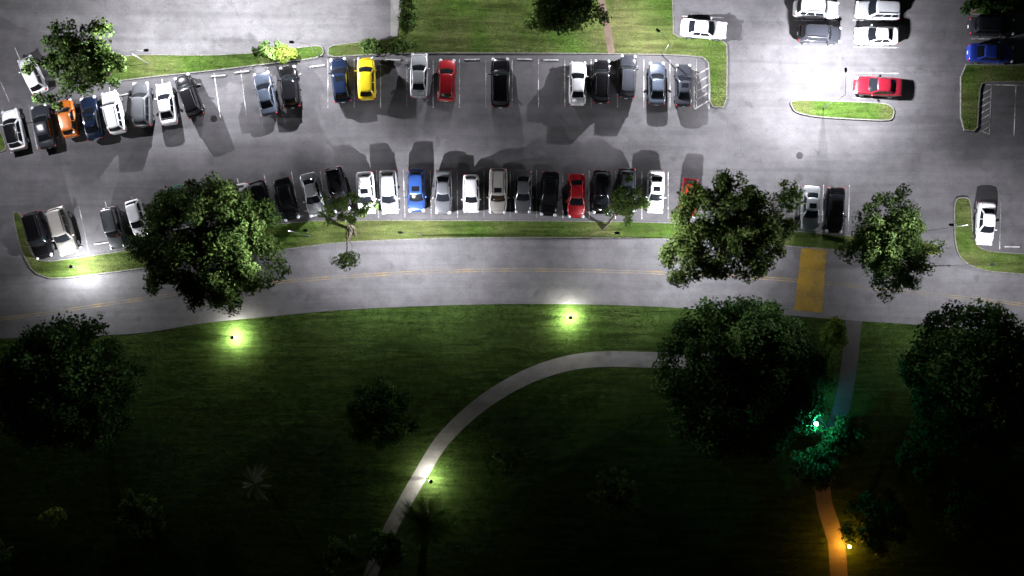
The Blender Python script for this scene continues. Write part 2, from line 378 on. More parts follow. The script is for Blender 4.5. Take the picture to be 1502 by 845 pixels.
    def pane(name,fn,u0,u1,t0,t1):
        v=[];f=[];a,b=10,6
        for j in range(b+1):
            for i in range(a+1):
                u=u0+(u1-u0)*i/a; t=t0+(t1-t0)*j/b
                p=fn(u,t); du=fn(u+0.01,t)-fn(u-0.01,t); dt=fn(u,min(1,t+0.01))-fn(u,t-0.01); nn=du.cross(dt).normalized()
                if nn.dot(p-Vector((0,(yf0+yr0)/2,0.6)))<0: nn=-nn
                v.append(p+nn*0.014)
        for j in range(b):
            for i in range(a): k=j*(a+1)+i; f.append((k,k+1,k+a+2,k+a+1))
        return mk(name,v,f,M_GLASS)
    parts.append(('windshield',pane('windshield',Sf,0.045,0.955,0.05,0.96),None))
    parts.append(('rear_window',pane('rear_window',Sr,0.07,0.93,0.12,0.93),None))
    for s in (1,-1):
        fn=lambda u,t,s=s: Ss(u,t,s)
        divs=[(0.06,0.45),(0.49,0.94)] if key!='suv' else [(0.04,0.27),(0.30,0.60),(0.63,0.95)]
        for u0,u1 in divs: parts.append(('side_window',pane('side_window',fn,u0,u1,0.12,0.92),None))
    fz=hz[10]-0.12
    for s in (1,-1):
        v,f=ellips((s*w2*0.74,L/2*0.925,fz+0.02),(0.19,0.20,0.10)); parts.append(('headlight',mk('headlight',v,f,M_HEAD),None))
        v,f=ellips((s*w2*0.76,-L/2*0.955,hz[1]-0.12),(0.18,0.10,0.10)); parts.append(('taillight',mk('taillight',v,f,M_TAIL),None))
        a=ellips((s*(w2+0.08),yf0-0.42,zb+0.06),(0.12,0.07,0.08)); b2=boxv((s*(w2-0.02),yf0-0.40,zb+0.0),(0.16,0.05,0.04))
        v,f=merge('m',[a,b2]); parts.append(('mirror',mk('mirror',v,f,PAINT['white']),'P'))
    v,f=boxv((0,L/2*0.985,0.50),(0.95,0.06,0.16)); parts.append(('grille',mk('grille',v,f,M_TRIM,False),None))
    v,f=boxv((0,-L/2-0.005,0.62),(0.34,0.03,0.16)); parts.append(('number_plate',mk('number_plate',v,f,M_PLATE,False),None))
    bvt=BVHTree.FromPolygons(lv,lf)
    def hit(x,y):
        h=bvt.ray_cast(Vector((x,y,3)),Vector((0,0,-1)))[0]; return (h.z if h else 0.8)+0.006
    hw=w2*0.80
    def loop(name,corners,w=0.022):
        pts=[]
        for a,b in zip(corners,corners[1:]+corners[:1]):
            for k in range(6): t=k/6; pts.append((a[0]+(b[0]-a[0])*t,a[1]+(b[1]-a[1])*t))
        cx=sum(p[0] for p in pts)/len(pts); cy=sum(p[1] for p in pts)/len(pts); v=[];f=[]
        for x,y in pts:
            d=Vector((cx-x,cy-y)).normalized()*w*1.2; v+=[(x,y,hit(x,y)),(x+d.x,y+d.y,hit(x+d.x,y+d.y))]
        M=len(pts)
        for i in range(M): j=(i+1)%M; f.append((2*i,2*i+1,2*j+1,2*j))
        parts.append((name,mk(name,v,f,M_TRIM,False),None))
    loop('bonnet_gap',[(-hw,yf0+0.03),(hw,yf0+0.03),(hw*0.86,L/2*0.88),(-hw*0.86,L/2*0.88)])
    if key in('sedan',): loop('boot_gap',[(-hw*0.9,yr0-0.04),(hw*0.9,yr0-0.04),(hw*0.86,-L/2*0.93),(-hw*0.86,-L/2*0.93)])
    if key=='suv':
        for s in (1,-1):
            v,f=boxv((s*wr*0.86,(yf1+yr1)/2,zr+0.085),(0.045,(yf1-yr1)*0.8,0.035)); parts.append(('roof_rail',mk('roof_rail',v,f,M_TRIM,False),None))
    for s in (1,-1):
        for yy in (L*0.305,-L*0.29):
            v=[];f=[];mi=[];nseg=24;Rw=0.33 if key!='suv' else 0.37
            prof=[(0.70,0.0),(0.70,Rw*0.95),(0.72,Rw),(w2-0.02,Rw),(w2+0.012,Rw*0.95),(w2+0.014,Rw*0.68),(w2-0.01,Rw*0.62),(w2+0.0,0.03),(w2+0.0,0)]
            for x,r in prof:
                for k in range(nseg): a=2*math.pi*k/nseg; v.append((s*x,yy+r*math.cos(a),Rw+r*math.sin(a)))
            for i in range(len(prof)-1):
                for k in range(nseg):
                    f.append((i*nseg+k,i*nseg+(k+1)%nseg,(i+1)*nseg+(k+1)%nseg,(i+1)*nseg+k)); mi.append(1 if i>=5 else 0)
            me=mk('wheel',v,f,M_TYRE); me.materials.append(M_RIM)
            if len(me.polygons)==len(mi): me.polygons.foreach_set('material_index',mi)
            parts.append(('wheel',me,None))
    v=[];f=[]
    cy=(yf1-0.25); 
    for j in range(3):
        for i in range(5): v.append((-0.38+0.19*i,cy-0.5+0.25*j,0))
    bvr=BVHTree.FromPolygons([tuple(a) for a in rv],rf)
    v=[(x,y,(bvr.ray_cast(Vector((x,y,4)),Vector((0,0,-1)))[0] or Vector((0,0,zr))).z+0.008) for x,y,_ in v]
    for j in range(2):
        for i in range(4): k=j*5+i; f.append((k,k+1,k+6,k+5))
    return parts,mk('sunroof',v,f,M_GLASS)
BUILT={k:build_type(k) for k in TYPES}
def car(kind,color,xt,yt,xb,yb,nose='top',label=None,roofcol=None,sun=False):
    parts,sunm=BUILT[kind]
    a=P(xt,yt,0.9);b=P(xb,yb,0.9); a.z=b.z=0
    c=(a+b)/2; d=(a-b) if nose=='top' else (b-a)
    ang=math.atan2(d.y,d.x)-math.pi/2
    body={'sedan':'saloon car','hatchback':'hatchback','suv':'SUV'}[kind]
    cn={'greyblue':'grey-blue','darkgrey':'dark grey','darkred':'dark red','brightblue':'bright blue'}.get(color,color)
    e=empty('parked_car',(c.x,c.y,0.018),label or f'{cn} {body} parked in a marked stall','car','cars parked in the lot at night')
    e.rotation_euler=(0,0,ang); ll=(a-b).length; s=min(1.08,max(0.93,ll/TYPES[kind]['L']*1.02)); e.scale=(min(s,1.04),s,1)
    pl=[(n,m,k) for n,m,k in parts]
    if sun: pl.append(('sunroof',sunm,None))
    for n,m,k in pl:
        o=bpy.data.objects.new(n,m); o.parent=e; COL.objects.link(o)
        if k=='P':
            o.material_slots[0].link='OBJECT'; o.material_slots[0].material=PAINT[roofcol if (roofcol and n=='roof') else color]
            if roofcol and n=='roof': o['label']=roofcol+' roof panel'
R='top';B='bottom'
cars=[
('hatchback','white',12,161,26,219,R,None,'black'),('sedan','darkgrey',55,154,70,216,R),('hatchback','orange',92,146,104,200,R),('sedan','navy',127,142,139,204,R,None,None,True),
('suv','white',159,135,173,194,R),('suv','grey',206,121,209,185,R),('sedan','white',238,122,248,182,R),('suv','black',266,111,288,170,R),('hatchback','white',34,84,58,135,R,'white hatchback partly under a tree'),
('sedan','greyblue',382,106,395,168,R),('hatchback','black',421,97,428,157,R),('hatchback','navy',495,84,503,150,R,None,None,True),('hatchback','yellow',536,84,538,145,R,'bright yellow hatchback parked in a marked stall'),
('sedan','silver',615,78,614,142,R),('hatchback','red',656,87,654,147,R),('suv','black',734,85,734,157,R),('sedan','white',848,90,847,153,R),('suv','black',883,88,881,150,R),
('suv','darkgrey',922,81,919,143,R),('sedan','greyblue',964,91,964,153,R),('sedan','darkgrey',1003,94,1003,155,R,None,None,True),
('sedan','white',1066,44,1000,39,R,'white saloon car parked beside the lawn edge'),
('suv','black',46,312,65,378,B),('suv','beige',81,305,101,372,B),('suv','grey',160,305,173,362,B),('hatchback','white',193,295,208,345,B),
('hatchback','green',258,272,270,326,B,'dark green hatchback mostly hidden under a tree'),('hatchback','white',350,270,364,328,B,'white hatchback half hidden by a tree crown'),
('hatchback','black',375,266,390,322,B),('sedan','black',412,262,428,322,B),('sedan','silver',451,254,465,316,B),('suv','black',488,246,502,309,B),
('hatchback','white',534,252,538,313,B,None,None,True),('hatchback','silver',568,250,572,313,B),('hatchback','blue',610,248,611,310,B,None,None,True),('sedan','grey',650,250,650,313,B),
('hatchback','white',691,256,691,311,B),('suv','beige',731,247,730,313,B,None,None,True),('sedan','grey',768,250,767,312,B),('sedan','black',808,252,804,316,B),('sedan','red',846,255,845,319,B),
('hatchback','black',883,250,881,313,B),('hatchback','darkgrey',920,247,919,310,B,None,None,True),('sedan','white',963,250,961,312,B,None,None,True),('hatchback','red',1014,262,1009,318,B,'bright red hatchback beside a tree crown'),
('sedan','silver',1191,273,1188,338,B,None,None,True),('sedan','black',1227,275,1224,341,B),('sedan','white',1449,297,1445,359,B),
('suv','white',1230,14,1166,11,R),('suv','darkgrey',1234,51,1172,48,R),('suv','silver',1256,13,1320,16,R),('sedan','white',1255,51,1318,52,R),
('sedan','darkred',1255,124,1323,128,R),('suv','darkgrey',1488,39,1423,38,R),('sedan','brightblue',1488,79,1422,76,R)]
for cdat in cars: car(*cdat)
# ---------------------------------------------------------------- foliage
def leafmat(name,c1,c2,tl=0.22):
    m,nt,b=mat(name); at=node(nt,'ShaderNodeAttribute',attribute_name='tint')
    c=mixc(nt,c1,c2,at.outputs['Fac'])
    v=node(nt,'ShaderNodeTexCoord').outputs['Object']; n=noise(nt,v,0.8,3,0.6)
    c=mixc(nt,c,ramp(nt,n,[(0.3,(0.6,)*3),(0.7,(1.3,)*3)]).outputs[0],0.8,'MULTIPLY')
    nt.links.new(c,b.inputs['Base Color']); b.inputs['Roughness'].default_value=0.75; b.inputs['Specular IOR Level'].default_value=0.07
    tr=node(nt,'ShaderNodeBsdfTranslucent'); nt.links.new(c,tr.inputs['Color'])
    ms=node(nt,'ShaderNodeMixShader'); ms.inputs[0].default_value=tl
    nt.links.new(b.outputs[0],ms.inputs[1]); nt.links.new(tr.outputs[0],ms.inputs[2])
    nt.links.new(ms.outputs[0],nt.nodes['Material Output'].inputs['Surface']); return m
ML_DARK=leafmat('dark_foliage',(0.02,0.05,0.012),(0.055,0.11,0.025)); ML_MID=leafmat('mid_foliage',(0.034,0.068,0.016),(0.09,0.14,0.034),0.3)
ML_PALE=leafmat('pale_foliage',(0.045,0.085,0.020),(0.12,0.18,0.05),0.35); ML_OLIVE=leafmat('olive_foliage',(0.034,0.06,0.014),(0.09,0.13,0.03),0.35)
ML_YEL=leafmat('yellow_green_foliage',(0.07,0.12,0.015),(0.20,0.24,0.045)); ML_FROND=leafmat('frond_painted_light',(0.08,0.12,0.05),(0.35,0.38,0.28))  # frond colour paled to stand in for light on the small palm
M_BARK=simple('bark',(0.05,0.038,0.028),0.9,var=0.4)
def leafmesh(name,centers,radii,npc,size,m,flat=0.7):
    centers=np.array(centers);radii=np.array(radii)
    idx=np.repeat(np.arange(len(centers)),npc); n=len(idx)
    d=rng.normal(size=(n,3)); d/=np.linalg.norm(d,axis=1)[:,None]
    rr=radii[idx]*(rng.random(n)**0.45); off=d*rr[:,None]; off[:,2]*=flat
    c=centers[idx]+off
    nrm=d*0.6+rng.normal(size=(n,3))*0.5; nrm[:,2]+=0.5; nrm/=np.linalg.norm(nrm,axis=1)[:,None]
    t=rng.normal(size=(n,3)); t-=nrm*(t*nrm).sum(1)[:,None]; t/=np.linalg.norm(t,axis=1)[:,None]; b=np.cross(nrm,t)
    s=size*(0.6+0.8*rng.random(n))[:,None]
    v=np.stack([c-t*s*0.5,c+b*s*0.28-t*s*0.05,c+t*s*0.5,c-b*s*0.28-t*s*0.05],1).reshape(-1,3)
    me=bpy.data.meshes.new(name); me.vertices.add(4*n); me.vertices.foreach_set('co',v.ravel().astype(np.float32))
    me.loops.add(4*n); me.loops.foreach_set('vertex_index',np.arange(4*n,dtype=np.int32))
    me.polygons.add(n); me.polygons.foreach_set('loop_start',np.arange(0,4*n,4,dtype=np.int32)); me.polygons.foreach_set('loop_total',np.full(n,4,dtype=np.int32))
    me.update(calc_edges=True); me.validate()
    at=me.attributes.new('tint','FLOAT','FACE'); ct=rng.random(len(centers))
    at.data.foreach_set('value',np.clip(ct[idx]*0.6+rng.random(n)*0.5-0.05,0,1).astype(np.float32))
    me.materials.append(m); return me
def tubes(segs_,m,name,ns=7):
    v=[];f=[]
    for pts,rads in segs_:
        k0=len(v)
        for i,(p,r) in enumerate(zip(pts,rads)):
            a=pts[max(0,i-1)];b=pts[min(len(pts)-1,i+1)];t=(b-a).normalized()
            u=t.cross(Vector((0.3,1,0.1))).normalized(); w=t.cross(u)
            for j in range(ns): an=2*math.pi*j/ns; v.append(p+(u*math.cos(an)+w*math.sin(an))*r)
        for i in range(len(pts)-1):
            for j in range(ns): f.append((k0+i*ns+j,k0+i*ns+(j+1)%ns,k0+(i+1)*ns+(j+1)%ns,k0+(i+1)*ns+j))
        f.append(tuple(k0+(len(pts)-1)*ns+j for j in range(ns)))
    return mkobj(name,v,f,m,True)
def bend(a,b,sag,n=5):
    out=[]
    for i in range(n+1):
        t=i/n; p=a.lerp(b,t); p+=Vector((random.uniform(-1,1),random.uniform(-1,1),0))*0.06*(b-a).length*math.sin(math.pi*t); p.z+=sag*math.sin(math.pi*t); out.append(p)
    return out
def tree(x,y,rx,ry,zt,zb,m,label,ncl=70,npc=170,leaf=0.42,clr=(0.9,1.5),base=None,lobes=5,rag=0.16,fill=0.35,extra=None,name='broadleaf_tree',core=0.2):
    zm=(zt+zb)/2; c=P(x,y,zm+0.15*(zt-zb)); k=(H-zm)/H; RX=rx/S*k; RY=ry/S*k; hz=(zt-zb)/2
    ba=P(*base) if base else Vector((c.x*0.99,c.y*0.99,0)); ba.z=0
    e=empty(name,(ba.x,ba.y,0),label,'tree' if zt>3 else 'bush','trees and shrubs around the lot')
    ph=[random.uniform(0,6.28) for _ in range(4)]
    C=[];Rr=[]; zs=list(range(ncl)); random.shuffle(zs)
    for i in range(ncl):
        th=i*2.39996+random.uniform(-.3,.3); cz=-0.3+1.28*((zs[i]+random.random())/ncl); sn=math.sqrt(max(0,1-cz*cz))
        lf=1+rag*math.sin(lobes*th+ph[0])+rag*0.7*math.sin((lobes+3)*th+ph[1])+rag*0.5*math.sin(2*th+ph[2])
        rf=random.uniform(1-fill,1.0) if random.random()>core else random.uniform(0.15,0.65)
        rc=random.uniform(*clr)
        q=Vector((c.x+(RX-rc*0.7)*sn*math.cos(th)*rf*lf,c.y+(RY-rc*0.7)*sn*math.sin(th)*rf*lf,zm+(hz-rc*0.4)*cz*rf))
        C.append(q);Rr.append(rc)
    if extra:
        for (ex,ey,ez,er) in extra:
            for _ in range(4):
                q=P(ex+random.uniform(-10,10),ey+random.uniform(-10,10),ez); C.append(q); Rr.append(er)
    me=leafmesh('crown',[tuple(q-ba) for q in C],Rr,npc,leaf,m)
    o=bpy.data.objects.new('crown',me); o.parent=e; COL.objects.link(o)
    th_=0.03*(zt)+0.02; fork=Vector((c.x*0.6+ba.x*0.4,c.y*0.6+ba.y*0.4,max(zb*0.8,zt*0.25)))
    sg=[(bend(Vector((ba.x,ba.y,-0.05)),fork,0,6),[th_*1.5,th_*1.1,th_,th_*0.95,th_*0.9,th_*0.85,th_*0.8])]
    for q in random.sample(C,min(len(C),14)):
        q=fork.lerp(q,0.85); pts=bend(fork,q,0.1); sg.append((pts,[th_*0.5*(1-i/5)+0.015 for i in range(6)]))
    if extra:
        for (ex,ey,ez,er) in extra:
            pts=bend(fork,P(ex,ey,ez-0.3),0.1); sg.append((pts,[0.06*(1-i/5)+0.02 for i in range(6)]))
    t=tubes([([p-ba for p in pts],r) for pts,r in sg],M_BARK,'trunk'); t.parent=e
    return e
def palm(x,y,r,ztop,label,m=ML_DARK,nf=20):
    c=P(x,y,ztop); ba=Vector((c.x,c.y,0)); e=empty('palm_tree',ba,label,'palm tree','palms on the dark lawn')
    t=tubes([([Vector((0.06*math.sin(i),0.05*math.cos(i*1.3),ztop*i/5-0.05)) for i in range(6)],[0.2,0.16,0.14,0.13,0.13,0.15])],M_BARK,'trunk'); t.parent=e
    R_=r/S*(H-ztop)/H; v=[];f=[];tt=[]
    for k in range(nf):
        a=k*2.399+random.uniform(-.2,.2); up=random.uniform(0.1,0.9); ln=R_*random.uniform(0.75,1.1)
        dr=Vector((math.cos(a),math.sin(a),0)); sd=Vector((-math.sin(a),math.cos(a),0)); tn=random.random()**2
        for i in range(1,19):
            s=i/18; p=dr*ln*s*(0.9+0.1*up)+Vector((0,0,ztop+ln*(up*0.9*s-1.1*s*s*(0.5+0.5*up))))
            w=ln*0.2*math.sin(math.pi*min(1,s*0.85+0.12))
            for sg in (1,-1):
                q=p+sd*sg*w+dr*w*0.8+Vector((0,0,-w*0.35)); h=dr*0.04
                b0=len(v); v+= [p-h*0.5,p+h,q+h*0.2]; f.append((b0,b0+1,b0+2)); tt.append(tn)
    o=mkobj('crown',v,f,m,False,e); at=o.data.attributes.new('tint','FLOAT','FACE'); at.data.foreach_set('value',np.array(tt,np.float32))
    return e
tree(114,84,94,72,6.5,2.8,ML_MID,'ragged open tree over the parked cars',96,110,0.32,(0.5,1.0),lobes=6,rag=0.13,fill=0.75)
tree(303,356,116,106,8.0,1.2,ML_MID,'large dense broadleaf tree on the median',210,200,0.31,(0.7,1.35),rag=0.07,fill=0.3,lobes=7)
tree(1072,335,98,92,8.0,3.6,ML_OLIVE,'large ragged olive-leaved tree beside the road',170,180,0.29,(0.65,1.15),rag=0.06,lobes=5,fill=0.4,extra=[(985,375,6.2,1.0),(1000,405,6.2,0.9),(1012,372,6.8,1.1)])
tree(1311,357,78,86,6.2,1.8,ML_PALE,'pale green tree with loose crown on the median',140,150,0.27,(0.6,1.0),rag=0.05,lobes=6,fill=0.6)
tree(1092,556,134,130,9.5,1.2,ML_DARK,'very large dark rounded tree beside the path',270,170,0.36,(1.0,1.5),rag=0.03,lobes=6,fill=0.25)
tree(92,568,110,108,8.5,1.2,ML_DARK,'large dark tree on the unlit lawn',200,150,0.36,(1.0,1.5),rag=0.04,fill=0.25)
tree(1440,562,110,124,9.0,1.2,ML_DARK,'large dark tree beside the road',210,150,0.36,(1.0,1.5),rag=0.04,fill=0.25)
tree(558,606,60,56,4.5,0.6,ML_DARK,'small round dark tree on the lawn',60,130,0.3,(0.7,1.1),rag=0.08)
tree(506,306,40,28,4.0,2.0,ML_PALE,'slender pale-leaved tree leaning over the road',28,80,0.27,(0.35,0.65),base=(522,345),rag=0.2,extra=[(508,376,3.6,0.95),(506,378,3.3,0.8)])
tree(917,300,46,42,4.0,1.8,ML_PALE,'small pale feathery tree on the median',46,80,0.27,(0.35,0.75),base=(884,336),rag=0.22,fill=0.9)
tree(1160,288,24,26,4.2,2.2,ML_PALE,'small pale tree beside parked cars',14,70,0.3,(0.4,0.7))
tree(826,12,58,44,5,1.2,ML_MID,'rounded green tree on the lit lawn',60,140,0.32,(0.7,1.1),rag=0.15)
tree(598,22,16,50,2.4,0.3,ML_MID,'tall narrow hedge beside the driveway',34,120,0.24,(0.4,0.6),rag=0.06,name='hedge')
tree(545,66,20,13,1.5,0.2,ML_MID,'low clipped bush behind the stalls',14,90,0.22,(0.35,0.55),name='bush')
tree(588,66,24,12,1.5,0.2,ML_MID,'low clipped bush behind the stalls',14,90,0.22,(0.35,0.55),name='bush')
tree(388,74,20,18,3.2,1.4,ML_MID,'small leafy tree beside the lamp',14,60,0.3,(0.3,0.6),rag=0.3)
tree(418,78,22,16,2.0,0.3,ML_YEL,'bright green bush lit by the lamp',18,80,0.28,(0.35,0.6),rag=0.2,name='bush')
tree(1226,494,20,31,1.6,0.2,ML_YEL,'yellow-green hedge by the footpath',30,100,0.22,(0.4,0.55),rag=0.04,name='hedge')
tree(1448,4,42,16,3,0.3,ML_DARK,'dark bushes at the bed edge',22,100,0.28,(0.5,0.8),name='bush')
tree(1236,646,42,46,3.4,0.4,ML_DARK,'dark tree lit by a teal lamp',56,110,0.3,(0.5,0.9),rag=0.2,fill=0.8,extra=[(1196,608,2.9,0.4),(1186,634,2.8,0.4)])
tree(1192,690,40,38,3.6,0.4,ML_DARK,'dark shrub overhanging the footpath',44,100,0.3,(0.5,0.9),rag=0.15)
tree(1355,675,46,44,4,0.5,ML_DARK,'dark shrub on the lawn',40,90,0.3,(0.5,0.9),rag=0.2)
tree(1286,768,52,52,4.5,0.5,ML_DARK,'dark shrub beside the amber lamp',56,110,0.3,(0.6,1.0),rag=0.15)
tree(1420,745,60,50,5,0.8,ML_DARK,'dark tree on the unlit lawn',44,110,0.3,(0.7,1.1),rag=0.2)
tree(203,755,38,36,3,0.3,ML_MID,'feathery dark shrub on the lawn',34,80,0.3,(0.4,0.7),rag=0.2)
tree(75,758,20,16,1.6,0.2,ML_YEL,'small bush on the dark lawn',12,60,0.24,(0.3,0.5),name='bush')
tree(498,812,30,32,2.6,0.3,ML_PALE,'small round shrub on the lawn',26,80,0.26,(0.4,0.7))
tree(566,806,34,30,2.4,0.2,ML_DARK,'dark shrub overhanging the curved path',40,90,0.28,(0.4,0.7),name='bush')
tree(-5,815,20,30,2.6,0.3,ML_DARK,'dark shrub on the lawn',16,80,0.28,(0.4,0.7))
tree(753,674,26,20,2.2,0.3,ML_PALE,'small spiky shrub on the lawn',18,60,0.28,(0.3,0.5),rag=0.2,name='bush')
tree(903,724,44,38,2.8,0.3,ML_PALE,'low feathery shrub on the dark lawn',60,70,0.26,(0.35,0.6),rag=0.12,fill=0.7,name='bush')
palm(375,710,30,1.8,'small palm on the lawn with light painted into its fronds',ML_FROND,15); palm(622,766,46,3.5,'bushy palm beside the curved path',ML_MID,70)
# grass tufts ------------------------------------------------------
def tufts(name,px,py,z,h,m,label):
    n=len(px); k=3; N=n*k
    bx=np.repeat(px,k)+rng.normal(size=N)*0.05; by=np.repeat(py,k)+rng.normal(size=N)*0.05
    a=rng.random(N)*6.283; w=0.02+0.02*rng.random(N); hh=h*(0.5+rng.random(N)); lean=h*0.8
    lx=rng.normal(size=N)*lean; ly=rng.normal(size=N)*lean
    v=np.empty((N,3,3)); v[:,0]=np.stack([bx-np.cos(a)*w,by-np.sin(a)*w,np.full(N,z)],1); v[:,1]=np.stack([bx+np.cos(a)*w,by+np.sin(a)*w,np.full(N,z)],1); v[:,2]=np.stack([bx+lx,by+ly,z+hh],1)
    me=bpy.data.meshes.new(name); me.vertices.add(3*N); me.vertices.foreach_set('co',v.reshape(-1).astype(np.float32)); me.loops.add(3*N); me.loops.foreach_set('vertex_index',np.arange(3*N,dtype=np.int32))
    me.polygons.add(N); me.polygons.foreach_set('loop_start',np.arange(0,3*N,3,dtype=np.int32)); me.polygons.foreach_set('loop_total',np.full(N,3,dtype=np.int32)); me.update(calc_edges=True)
    at=me.attributes.new('tint','FLOAT','FACE'); at.data.foreach_set('value',rng.random(N).astype(np.float32))
    me.materials.append(m); o=bpy.data.objects.new(name,me); COL.objects.link(o); o['kind']='stuff'; o['label']=label; o['category']='grass'
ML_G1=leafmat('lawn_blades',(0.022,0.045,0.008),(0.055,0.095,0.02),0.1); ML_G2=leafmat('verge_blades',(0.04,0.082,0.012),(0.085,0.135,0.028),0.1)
n=90000; px=rng.uniform(-56,56,n); py=rng.uniform(-32,0,n)
k=~pip(px,py,asp)
for line,w in ((p_cur,0.97),(p_dn,1.05),(p_or,1.1)):
    A=np.array(line)
    for i in range(len(A)-1):
        a=A[i];b=A[i+1];ab=b-a; t=np.clip(((px-a[0])*ab[0]+(py-a[1])*ab[1])/(ab@ab),0,1); k&=np.hypot(px-a[0]-t*ab[0],py-a[1]-t*ab[1])>w
tufts('lawn_grass_blades',px[k],py[k],0.0,0.05,ML_G1,'short mown grass of the lawn')
qx=[];qy=[]
for poly,z in slabs:
    A=np.array(poly); lo=np.maximum(A.min(0),[-56,-32]); hi=np.minimum(A.max(0),[56,32])
    if (hi<=lo).any(): continue
    m_=int((hi-lo).prod()*34); x_=rng.uniform(lo[0],hi[0],m_); y_=rng.uniform(lo[1],hi[1],m_); kk=pip(x_,y_,poly)
    fp=np.abs(x_-np.interp(-y_,[-P(0,0).y-5,-P(0,40).y,-P(0,80).y],[P(878,0).x,P(890,0).x,P(897,0).x]))>0.5
    kk&=fp; qx.append(x_[kk]);qy.append(y_[kk])
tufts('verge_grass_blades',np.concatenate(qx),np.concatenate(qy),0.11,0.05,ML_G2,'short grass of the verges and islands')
# ---------------------------------------------------------------- lamps
M_POLE=simple('lamp_metal',(0.06,0.06,0.065),0.7,0.0); 
def emis(name,c,s): return simple(name,c,0.4,emit=c,es=s)
M_LW=emis('lamp_lens_white',(0.9,0.95,1.0),25); M_LC=emis('lamp_globe_teal',(0.06,0.85,0.95),620); M_LA=emis('lamp_globe_amber',(1.0,0.40,0.03),1500)
def light(e,loc,power,col,bat=2.0,up=0.1,rad=0.06,cl=0.40,yc=None,ys=None,yn=None,zc=None):
    """lamp with a batwing photometric distribution; yc/ys/yn: cut-off shields (both / south / north side), zc: fade to the horizon"""
    l=bpy.data.lights.new('lamp_light','POINT'); l.energy=power; l.color=col; l.shadow_soft_size=rad; l.use_nodes=True
    nt=l.node_tree; em=nt.nodes.get('Emission') or node(nt,'ShaderNodeEmission')
    g=node(nt,'ShaderNodeNewGeometry'); sp=node(nt,'ShaderNodeSeparateXYZ'); nt.links.new(g.outputs['Incoming'],sp.inputs[0])
    def M(op,a,b=None):
        n=node(nt,'ShaderNodeMath',operation=op)
        for i,s in enumerate((a,b)):
            if s is None: continue
            if isinstance(s,(int,float)): n.inputs[i].default_value=s
            else: nt.links.new(s,n.inputs[i])
        return n.outputs[0]
    def SM(src,a,b,lo,hi):
        m2=node(nt,'ShaderNodeMapRange',interpolation_type='SMOOTHSTEP'); nt.links.new(src,m2.inputs[0])
        for i,s in enumerate((a,b,lo,hi)): m2.inputs[i+1].default_value=s
        return m2.outputs[0]
    az=M('ABSOLUTE',sp.outputs[2])
    pw=M('POWER',M('MAXIMUM',az,cl),-bat)
    r=M('MULTIPLY',pw,SM(sp.outputs[2],-0.05,0.12,1,up))
    if yc: r=M('MULTIPLY',r,SM(M('ABSOLUTE',sp.outputs[1]),yc[0],yc[1],1,yc[2]))
    if yn: r=M('MULTIPLY',r,SM(sp.outputs[1],yn[0],yn[1],1,yn[2]))
    if ys: r=M('MULTIPLY',r,SM(M('MULTIPLY',sp.outputs[1],-1.0),ys[0],ys[1],1,ys[2]))
    if zc: r=M('MULTIPLY',r,SM(az,zc[0],zc[1],zc[2],1))
    nt.links.new(r,em.inputs['Strength'])
    o=bpy.data.objects.new('lamp_light',l); o.location=loc; o.parent=e; COL.objects.link(o)
def street_lamp(x,y,h,power,dirn=(0,1),label='slim lamp post with a box-shaped head, lit',col=(0.95,0.94,1.0),arm=1.7,**kw):
    hd=P(x,y,h); d=Vector((dirn[0],dirn[1],0)).normalized(); ba=hd-d*arm; ba.z=0
    e=empty('street_lamp',ba,label,'street lamp','lamp posts lighting the lot')
    t=tubes([([Vector((0,0,0)),Vector((0,0,0.25)),Vector((0,0,0.26)),Vector((0,0,h+0.05))],[0.08,0.08,0.034,0.02]),([Vector((0,0,h)),d*0.5*arm+Vector((0,0,h+0.08)),d*(arm-0.15)+Vector((0,0,h+0.08))],[0.016,0.016,0.016])],M_POLE,'pole',10); t.parent=e
    me=boxmesh('lamp_head',0.26,0.46,0.1,0.03,M_POLE); o=bpy.data.objects.new('lamp_head',me); o.location=d*arm+Vector((0,0,h)); o.rotation_euler=(0,0,math.atan2(d.y,d.x)-math.pi/2); o.parent=e; COL.objects.link(o)
    me=boxmesh('lens',0.2,0.38,0.03,0.01,M_LW); q=bpy.data.objects.new('lens',me); q.location=(0,0,-0.032); q.parent=o; COL.objects.link(q)
    light(e,d*arm+Vector((0,0,h-0.15-kw.get('rad',0.06)*0.8)),power,col,**kw)
def garden_lamp(x,y,h,power,lens,col,label,globe=None,**kw):
    hd=P(x,y,h); d=Vector((0.28,0,0)) if not globe else Vector((0,0,0)); ba=hd-d; ba.z=0
    e=empty('garden_lamp',ba,label,'garden lamp','low lamps along lawn and paths')
    if globe:
        t=tubes([([Vector((0,0,0)),Vector((0,0,0.1)),Vector((0,0,0.11)),Vector((0,0,h-0.1))],[0.1,0.1,0.04,0.035])],M_POLE,'pole',9); t.parent=e
        v,f=ellips((0,0,h),(globe,globe,globe),14,8); q=mkobj('globe',v,f,lens,True,e); return
    t=tubes([([Vector((0,0,0)),Vector((0,0,0.1)),Vector((0,0,0.11)),Vector((0,0,h)),d*0.5+Vector((0,0,h+0.12)),d+Vector((0,0,h+0.08))],[0.08,0.08,0.02,0.018,0.018,0.018])],M_POLE,'pole',9); t.parent=e
    bm=bmesh.new(); bmesh.ops.create_cone(bm,cap_ends=True,segments=24,radius1=0.2,radius2=0.07,depth=0.14); me=bpy.data.meshes.new('lamp_shade'); bm.to_mesh(me); bm.free(); me.materials.append(M_POLE)
    o=bpy.data.objects.new('lamp_shade',me); o.location=d+Vector((0,0,h)); o.parent=e; COL.objects.link(o)
    v,f=ellips((0,0,-0.09),(0.09,0.09,0.05)); q=mkobj('bulb',v,f,lens,True,o)
    light(e,d+Vector((0,0,h-0.22)),power,col,rad=0.05,**kw)
